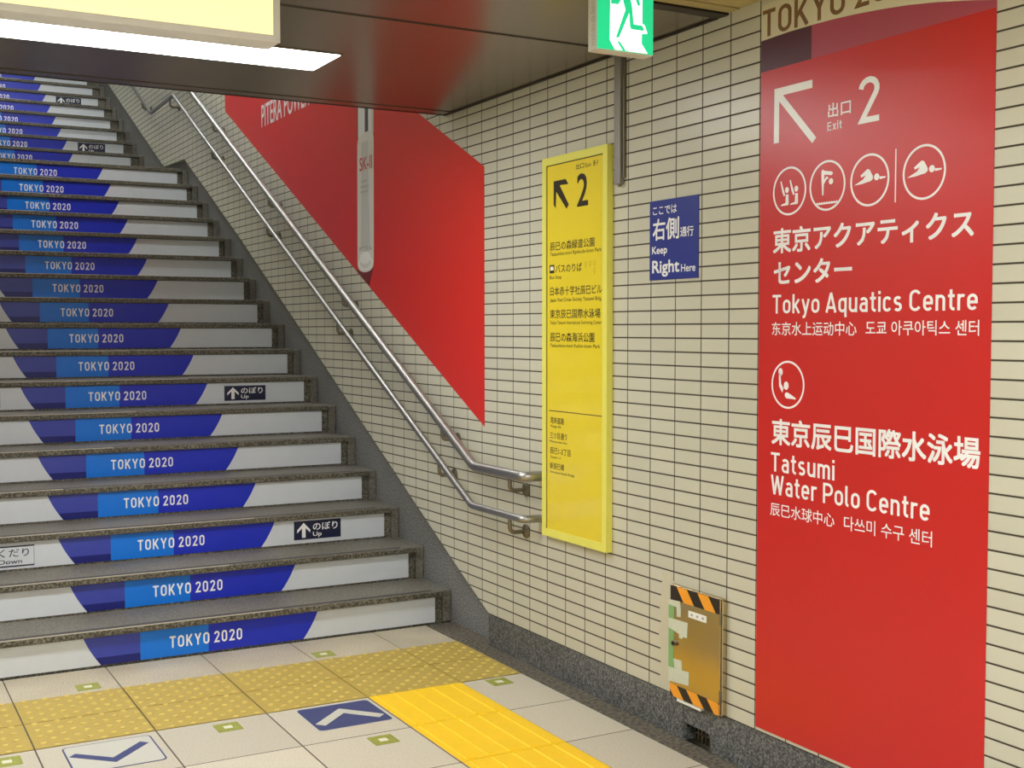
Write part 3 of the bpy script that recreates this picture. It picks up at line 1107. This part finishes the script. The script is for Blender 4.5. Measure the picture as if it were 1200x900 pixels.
# ================================================================== RED POSTER ABOVE THE HANDRAIL
po = thing('wall_poster', (0, 7.16, 1.026), 'big red poster with a white bottle, slanted along the stairs', 'poster')
mb = MB()
mb.prism([(5.019, 1.026), (9.313, 3.166), (9.313, 4.352), (5.019, 2.238)], W, 0.0010, M['poster_red'])
put('film', mb, po)
mb = MB()
mb.prism([(6.618, 1.822), (6.424, 1.727), (6.36, 1.83), (6.47, 1.86)], W, 0.0013, M['poster_shadow'])
put('printed_shadow', mb, po)
mb = MB()
bl = [(6.597, 1.86)] + [(6.476 + 0.121 * math.cos(a), 1.862 + 0.053 * math.sin(a)) for a in [math.pi + 0.2 * k for k in range(1, 15)]][::-1][::-1]
botl = [(6.597, 1.862), (6.59, 1.840), (6.565, 1.823), (6.52, 1.812), (6.476, 1.809), (6.43, 1.812), (6.385, 1.823), (6.361, 1.840), (6.354, 1.862)]
topl = [(6.346, 2.555), (6.36, 2.588), (6.42, 2.602), (6.47, 2.602), (6.54, 2.590), (6.578, 2.575), (6.590, 2.545)]
mb.prism(botl + topl, W, 0.0016, M['poster_grey'])
mb.prism([(6.545, 1.95), (6.405, 1.95), (6.42, 2.20), (6.43, 2.55), (6.53, 2.55), (6.53, 2.20)], W, 0.0019, M['poster_grey2'])
mb.prism(ell(6.482, 1.892, 0.080, 0.034), W, 0.0022, M['poster_white'])
mb.ring((6.476, 1.862), 0.085, 0.108, W, 0.0021, M['poster_white'], 30, 0.38)
put('printed_bottle', mb, po)
mb = MB()
for a, b, m in ((6.592, 6.578, 'poster_dark'), (6.578, 6.475, 'poster_cap'), (6.475, 6.425, 'poster_dark'), (6.425, 6.375, 'poster_cap'), (6.375, 6.346, 'poster_grey2')):
    mb.prism([(a, 2.58), (b, 2.585), (b, 2.95), (a, 2.95)], W, 0.0015, M[m])
put('printed_cap', mb, po)
lettering(po, [('SK-II', 6.556, 6.368, 2.389, 2.464, 0.010)], W, M['poster_text_red'], 0.0026, 'bottle_lettering')
lettering(po, [('PITERA', 6.560, 6.380, 1.930, 1.955, 0.0), ('FACIAL', 6.53, 6.44, 2.322, 2.334, 0.0), ('TREATMENT', 6.545, 6.42, 2.290, 2.302, 0.0), ('ESSENCE', 6.54, 6.43, 2.262, 2.274, 0.0)], W, M['poster_text_grey'], 0.0026)
lettering(po, [('PITERA POWER', 8.392, 7.40, 2.906, 3.060, 0.010)], W, M['white_print'], 0.0018, 'headline')

# ================================================================== YELLOW EXIT GUIDE
YA, YB_, ZA, ZB = 4.441, 3.945, 0.606, 2.198
ys = thing('guide_sign', (0, 4.193, ZA), 'tall yellow framed guide sign with an arrow and the number 2', 'sign')
FD, FW_ = 0.028, 0.032
mb = MB()
fr = on_wall(-0.0005)
for poly in ([(YA, ZA), (YB_, ZA), (YB_ + FW_, ZA + FW_), (YA - FW_, ZA + FW_)],
             [(YB_, ZA), (YB_, ZB), (YB_ + FW_, ZB - FW_), (YB_ + FW_, ZA + FW_)],
             [(YB_, ZB), (YA, ZB), (YA - FW_, ZB - FW_), (YB_ + FW_, ZB - FW_)],
             [(YA, ZB), (YA, ZA), (YA - FW_, ZA + FW_), (YA - FW_, ZB - FW_)]):
    mb.prism(poly, fr, FD, M['sign_frame'])
put('frame', mb, ys)
mb = MB()
mb.box(-0.024, -0.001, YB_ + FW_, YA - FW_, ZA + FW_, ZB - FW_, M['sign_yellow'])
put('board', mb, ys)
mb = MB()
g = 0.004
for a, b, c, d in ((YB_ + FW_, YB_ + FW_ + g, ZA + FW_, ZB - FW_), (YA - FW_ - g, YA - FW_, ZA + FW_, ZB - FW_), (YB_ + FW_, YA - FW_, ZB - FW_ - g, ZB - FW_)):
    mb.box(-0.0248, -0.0235, a, b, c, d, M['sign_gasket'])
put('gasket', mb, ys)
S = on_wall(-0.0225)
lettering(ys, [
    ('出口', 4.179, 4.120, 2.125, 2.148, 0.012, True), ('Exit', 4.110, 4.066, 2.127, 2.142, 0.004), ('출구', 4.053, 4.015, 2.126, 2.147, 0.012, True),
    ('2', 4.172, 4.088, 1.975, 2.106, 0.012, True),
    ('辰巳の森緑道公園', 4.384, 4.041, 1.809, 1.846, 0.012, True), ('Tatsumino-mori Ryokudo-koen Park', 4.383, 3.990, 1.788, 1.803, 0.010),
    ('バスのりば', 4.339, 4.134, 1.716, 1.750, 0.012, True), ('Bus Stop', 4.385, 4.291, 1.692, 1.706, 0.010),
    ('日本赤十字社辰巳ビル', 4.381, 3.986, 1.622, 1.659, 0.012, True), ('Japan Red Cross Society Tatsumi Bldg.', 4.383, 3.988, 1.597, 1.612, 0.010),
    ('東京辰巳国際水泳場', 4.383, 3.996, 1.527, 1.565, 0.012, True), ('Tokyo Tatsumi International Swimming Center', 4.383, 3.988, 1.503, 1.517, 0.010),
    ('辰巳の森海浜公園', 4.382, 4.040, 1.430, 1.469, 0.012, True), ('Tatsumino-mori Kaihin-koen Park', 4.382, 3.999, 1.408, 1.422, 0.010),
    ('湾岸道路', 4.380, 4.269, 1.086, 1.115, 0.012, True), ('Wangan Rd.', 4.379, 4.293, 1.071, 1.081, 0.010),
    ('三ツ目通り', 4.382, 4.246, 1.023, 1.050, 0.012, True), ('Mitsume-dori Ave.', 4.382, 4.242, 1.007, 1.016, 0.010),
    ('辰巳1-3丁目', 4.381, 4.218, 0.958, 0.986, 0.012, True), ('Tatsumi 1-3', 4.381, 4.297, 0.941, 0.951, 0.010),
    ('新辰巳橋', 4.381, 4.268, 0.895, 0.922, 0.012, True), ('Shin-tatsumibashi Bridge', 4.381, 4.186, 0.878, 0.888, 0.010),
], S, M['sign_ink'])
mb = MB()
mb.prism([(4.354, 2.097), (4.259, 2.097), (4.238, 2.075), (4.306, 2.076), (4.234, 1.991), (4.252, 1.975), (4.333, 2.052), (4.337, 1.983), (4.354, 2.000)], S, 0.0017, M['sign_ink'])
put('arrow', mb, ys)
mb = MB()
mb.prism([(4.386, 1.716), (4.348, 1.716), (4.348, 1.751), (4.386, 1.751)], S, 0.0017, M['sign_ink'])
mb.prism([(4.380, 1.728), (4.354, 1.728), (4.354, 1.740), (4.360, 1.745), (4.374, 1.745), (4.380, 1.740)], S, 0.0022, M['white_print'])
put('bus_symbol', mb, ys)
mb = MB()
for yy, zz, r in ((4.105, 1.743, 0.009), (4.073, 1.745, 0.009), (4.040, 1.745, 0.009), (4.040, 1.715, 0.009)):
    mb.ring((yy, zz), r * 0.7, r, S, 0.0016, M['sign_faint'], 16)
    mb.prism([(yy + 0.002, zz - 0.016), (yy - 0.002, zz - 0.016), (yy - 0.002, zz - 0.009), (yy + 0.002, zz - 0.009)], S, 0.0016, M['sign_faint'])
put('faint_symbols', mb, ys)
mb = MB()
mb.prism([(4.389, 1.1385), (3.978, 1.1385), (3.978, 1.1425), (4.389, 1.1425)], S, 0.0017, M['sign_line'])
put('dividing_line', mb, ys)

# ================================================================== BLUE KEEP-RIGHT BOARD
bs = thing('notice_board', (0, 3.551, 1.662), 'square blue keep right notice on the tiled wall', 'sign')
mb = MB()
mb.bevel_box(-0.004, -0.0003, 3.405, 3.697, 1.662, 1.953, M['blue_sign'], 0.0012, 1)
put('board', mb, bs)
lettering(bs, [('ここでは', 3.676, 3.530, 1.901, 1.931, 0.012, True), ('右側', 3.677, 3.516, 1.807, 1.886, 0.018, True), ('通行', 3.509, 3.432, 1.811, 1.847, 0.014, True),
               ('Keep', 3.680, 3.587, 1.758, 1.786, 0.018), ('Right', 3.679, 3.513, 1.688, 1.734, 0.020), ('Here', 3.503, 3.420, 1.687, 1.714, 0.014)], on_wall(-0.0030), M['white_print'])

# ================================================================== CONDUIT
cn = thing('wall_conduit', (0, 3.886, 2.035), 'square steel conduit running down from the ceiling above the yellow sign', 'conduit')
mb = MB()
mb.bevel_box(-0.024, -0.0005, 3.868, 3.908, 2.036, CEIL - 0.001, M['conduit_grey'], 0.003, 2)
put('channel', mb, cn)
mb = MB()
mb.bevel_box(-0.012, -0.0005, 3.856, 3.864, 2.06, CEIL - 0.001, M['steel_dark'], 0.001, 1)
put('side_flange', mb, cn)
mb = MB()
mb.tube([(-0.012, 3.888, 2.036), (-0.012, 3.888, 2.028)], 0.008, M['steel_dark'], 10)
put('end_plug', mb, cn)

# ================================================================== STEEL CABINET
CY0, CY1, CZ0, CZ1 = 3.237, 3.530, 0.154, 0.560
cb = thing('wall_cabinet', (0, 3.384, CZ0), 'small steel wall cabinet with orange and black hazard stripes', 'cabinet')
cf = on_wall(-0.026)
mb = MB()
mb.bevel_box(-0.0215, -0.0006, CY0 - 0.002, CY1, CZ0, CZ1, M['cabinet_steel'], 0.002, 1)
put('case', mb, cb)
mb = MB()
mb.bevel_box(-0.0265, -0.022, CY0 + 0.004, CY1 - 0.003, CZ0 + 0.003, CZ1 - 0.003, M['cabinet_steel'], 0.0015, 1)
dr = put('door', mb, cb)
mb = MB()
for z in (0.20, 0.47):
    mb.tube([(-0.0262, CY0 + 0.0035, z), (-0.0262, CY0 + 0.0035, z + 0.045)], 0.004, M['steel_dark'], 8)
put('hinge', mb, dr)
mb = MB()
mb.box(-0.0245, -0.0035, 3.35, 3.487, CZ0 - 0.012, CZ0 - 0.001, M['label_white'])
put('bottom_strip', mb, cb)
for za, zb, flip in ((0.507, 0.558, 0), (0.156, 0.199, 1)):
    mb = MB()
    ya, yb = CY1 - 0.006, CY0 + 0.008
    mb.prism([(ya, za), (yb, za), (yb, zb), (ya, zb)], cf, 0.0012, M['hazard_black'])
    w = 0.060
    for k in range(-1 if flip else 0, 5):
        a = ya - 0.036 - k * 0.121 if not flip else ya + 0.0 - k * 0.116 + 0.02
        q = [(a, zb), (a - w, zb), (a - w - 0.042, za), (a - 0.042, za)]
        # clip to the strip
        def clip(poly, s, lim):
            out = []
            for i in range(len(poly)):
                p0, p1 = poly[i - 1], poly[i]
                in0, in1 = s * (p0[0] - lim) >= 0, s * (p1[0] - lim) >= 0
                if in0 != in1:
                    t = (lim - p0[0]) / (p1[0] - p0[0])
                    out.append((lim, p0[1] + t * (p1[1] - p0[1])))
                if in1:
                    out.append(p1)
            return out
        q = clip(clip(q, 1, yb), -1, ya)
        if len(q) > 2:
            mb.prism(q, cf, 0.0017, M['hazard_orange'])
    h = put('hazard_strip', mb, cb)
    h['label'] = 'orange and black striped tape across the %s of the cabinet' % ('bottom' if flip else 'top')
mb = MB()
mb.prism([(3.418, 0.462), (3.316, 0.462), (3.316, 0.486), (3.418, 0.486)], cf, 0.0014, M['label_white'])
for yy in (3.398, 3.367, 3.336):
    mb.prism([(yy + 0.006, 0.470), (yy - 0.006, 0.470), (yy - 0.006, 0.478), (yy + 0.006, 0.478)], cf, 0.0018, M['label_grey'])
put('name_label', mb, cb)
mb = MB()
mb.tube([(-0.026, 3.497, 0.352), (-0.036, 3.497, 0.352)], 0.011, M['steel_dark'], 14)
mb.tube([(-0.036, 3.497, 0.352), (-0.039, 3.497, 0.352)], 0.006, M['black'], 10)
put('lock', mb, cb)
for name, mat, polys in (
        ('green_tape', 'tape_green', [[(3.534, 0.22), (3.505, 0.22), (3.502, 0.500), (3.534, 0.505)]]),
        ('pale_tape', 'tape_white', [[(3.534, 0.486), (3.534, 0.504), (3.468, 0.508), (3.463, 0.480), (3.464, 0.452), (3.485, 0.450), (3.487, 0.484)],
                                     [(3.534, 0.437), (3.422, 0.440), (3.426, 0.385), (3.452, 0.384), (3.453, 0.376), (3.470, 0.376), (3.472, 0.390), (3.534, 0.402)],
                                     [(3.503, 0.294), (3.456, 0.296), (3.453, 0.261), (3.500, 0.262)],
                                     [(3.534, 0.258), (3.413, 0.265), (3.415, 0.216), (3.534, 0.206)]])):
    for i, pl in enumerate(polys):
        mb = MB()
        mb.prism(pl, cf, 0.0014 + (0.0006 if mat == 'tape_white' else 0), M[mat])
        put(name, mb, cb)
mb = MB()
mb.prism([(3.622, 0.176), (3.536, 0.160), (3.536, 0.56), (3.560, 0.592), (3.613, 0.590), (3.611, 0.52), (3.628, 0.47), (3.618, 0.40), (3.632, 0.36), (3.616, 0.28)], on_wall(-0.0004), 0.0009, M['tape_wall'])
o = put('sealing_tape', mb, None, origin=(0, 3.58, 0.17))
tag(o, 'cream sealing tape on the wall tiles beside the steel cabinet', 'tape')

# ================================================================== CEILING THINGS
def ceiling_light(x0, x1, y0, y1, z, mat, label):
    root = thing('ceiling_light', ((x0 + x1) / 2, (y0 + y1) / 2, z), label, 'light', 'long fluorescent ceiling lights')
    mb = MB()
    t = 0.006
    mb.box(x0 - t, x1 + t, y0 - t, y0, z - 0.004, z + 0.0, M['lamp_frame'])
    mb.box(x0 - t, x1 + t, y1, y1 + t, z - 0.004, z + 0.0, M['lamp_frame'])
    mb.box(x0 - t, x0, y0, y1, z - 0.004, z + 0.0, M['lamp_frame'])
    mb.box(x1, x1 + t, y0, y1, z - 0.004, z + 0.0, M['lamp_frame'])
    put('frame', mb, root)
    mb = MB()
    mb.box(x0, x1, y0, y1, z - 0.003, z - 0.0005, mat)
    put('diffuser', mb, root)
    return root


ceiling_light(-3.45, -0.925, 4.445, 4.760, CEIL, M['lamp'], 'long bright fluorescent light in the dark ceiling before the stairs')
ceiling_light(-3.45, -0.925, 0.9, 1.21, CEIL + 0.006, M['lamp_back'], 'fluorescent light in the cream ceiling ahead of the viewer, out of frame')
ceiling_light(-3.45, -0.925, -1.6, -1.29, CEIL + 0.006, M['lamp_back'], 'fluorescent light in the cream ceiling behind the viewer, out of frame')

# lights over the stairs follow the sloping ceiling
def stair_light(y, z, slope, label):
    root = thing('stair_light', (-1.2, y, z), label, 'light', 'lights above the stairs')
    L, wd = 0.22, 1.5
    f = lambda x, yy, d: (x, yy, z + slope * (yy - y) - d)
    mb = MB()
    mb.prism([(-1.2 - wd / 2, y - L / 2), (-1.2 + wd / 2, y - L / 2), (-1.2 + wd / 2, y + L / 2), (-1.2 - wd / 2, y + L / 2)], f, 0.04, M['lamp_stair'])
    put('diffuser', mb, root)
    mb = MB()
    mb.prism([(-1.23 - wd / 2, y - L / 2 - .03), (-1.17 + wd / 2, y - L / 2 - .03), (-1.17 + wd / 2, y + L / 2 + .03), (-1.23 - wd / 2, y + L / 2 + .03)], f, -0.012, M['alu'])
    put('housing', mb, root)


stair_light(8.1, 4.22 + 2.8 * 0.392, 0.392, 'light above the lower flight of stairs, hidden by the dark ceiling')
stair_light(12.0, 6.22, 0.0, 'light above the landing of the stairs, hidden by the dark ceiling')

# lit yellow box sign
bx = thing('light_box_sign', (-2.6, 3.40, 2.29), 'lit yellow box sign in an aluminium frame under the ceiling', 'sign')
XS0, XS1, YS, ZS0, ZS1 = -3.65, -1.530, 3.35, 2.290, CEIL - 0.002
mb = MB()
mb.bevel_box(XS0, XS1, YS + 0.004, YS + 0.10, ZS0, ZS1, M['alu'], 0.004, 2)
put('case', mb, bx)
mb = MB()
w = 0.020
ff = on_front(YS + 0.004)
for poly in ([(XS0, ZS0), (XS1, ZS0), (XS1 - w, ZS0 + w), (XS0 + w, ZS0 + w)], [(XS1, ZS0), (XS1, ZS1), (XS1 - w, ZS1 - w), (XS1 - w, ZS0 + w)],
             [(XS1, ZS1), (XS0, ZS1), (XS0 + w, ZS1 - w), (XS1 - w, ZS1 - w)], [(XS0, ZS1), (XS0, ZS0), (XS0 + w, ZS0 + w), (XS0 + w, ZS1 - w)]):
    mb.prism(poly, ff, 0.008, M['alu'])
put('frame', mb, bx)
mb = MB()
mb.box(XS0 + w, XS1 - w, YS - 0.001, YS + 0.0035, ZS0 + w, ZS1 - w, M['lightbox'])
put('lit_panel', mb, bx)

# green emergency exit sign
EX0, EX1, EY, EZ0, EZ1 = -0.690, -0.489, 3.0, 2.297, 2.498
ex = thing('exit_sign', (-0.59, 3.025, EZ0), 'lit green emergency exit sign with a running figure under the ceiling', 'sign')
mb = MB()
mb.bevel_box(EX0, EX1, EY + 0.003, EY + 0.050, EZ0, EZ1, M['exit_case'], 0.003, 2)
put('case', mb, ex)
mb = MB()
mb.box(-0.64, -0.54, EY + 0.012, EY + 0.042, EZ1, CEIL + 0.006, M['exit_case'])
put('mount', mb, ex)
mb = MB()
mb.box(EX0 + 0.002, EX1 - 0.002, EY, EY + 0.003, EZ0 + 0.004, EZ1 - 0.002, M['exit_green'])
put('lit_face', mb, ex)


def eloc(pts):
    out = []
    for x, y in pts:
        s = (x - 230) / 805
        yb = 662 + (x - 230) * 0.147
        out.append((EX0 + s * (EX1 - EX0), EZ0 + 0.004 + (yb - y) / 805 * (EX1 - EX0)))
    return out


ef = on_front(EY)
mb = MB()
mb.prism(eloc([(415, -70), (870, -10), (865, 400), (858, 640), (945, 762), (480, 694), (408, 580)]), ef, 0.0006, M['exit_white'])
mb.prism(eloc([(730, 395), (865, 402), (905, 430), (940, 525), (855, 525), (700, 490)]), ef, 0.0008, M['exit_white'])
put('door_symbol', mb, ex)
mb = MB()
G = M['exit_green']
mb.prism(eloc([(420, 105), (500, 116), (575, 2), (620, -12), (755, 22), (790, 48), (836, 178), (822, 202), (800, 190), (752, 84), (688, 74), (722, 215), (725, 270), (680, 275), (625, 240), (582, 98), (522, 172), (420, 160)]), ef, 0.0012, G)
mb.prism(eloc([(625, 232), (680, 270), (535, 556), (490, 556)]), ef, 0.0013, G)
mb.prism(eloc([(678, 262), (725, 255), (740, 408), (868, 430), (895, 490), (870, 490), (710, 466), (690, 440)]), ef, 0.0014, G)
mb.prism(eloc([(505, 596), (548, 606), (637, 722), (590, 714)]), ef, 0.0012, G)
cx, cz = eloc([(600, -62)])[0]
mb.disc((cx, cz), 0.013, ef, 0.0012, G)
put('running_figure', mb, ex)
mb = MB()
for k in range(22):
    z = EZ0 + 0.015 + k * 0.0072
    wd = 0.010 + 0.012 * random.random()
    mb.box(EX0 - 0.0004, EX0 + 0.001, EY + 0.012, EY + 0.012 + wd, z, z + 0.0034 * (0.6 + 0.4 * random.random()), M['label_grey'])
put('side_print', mb, ex)
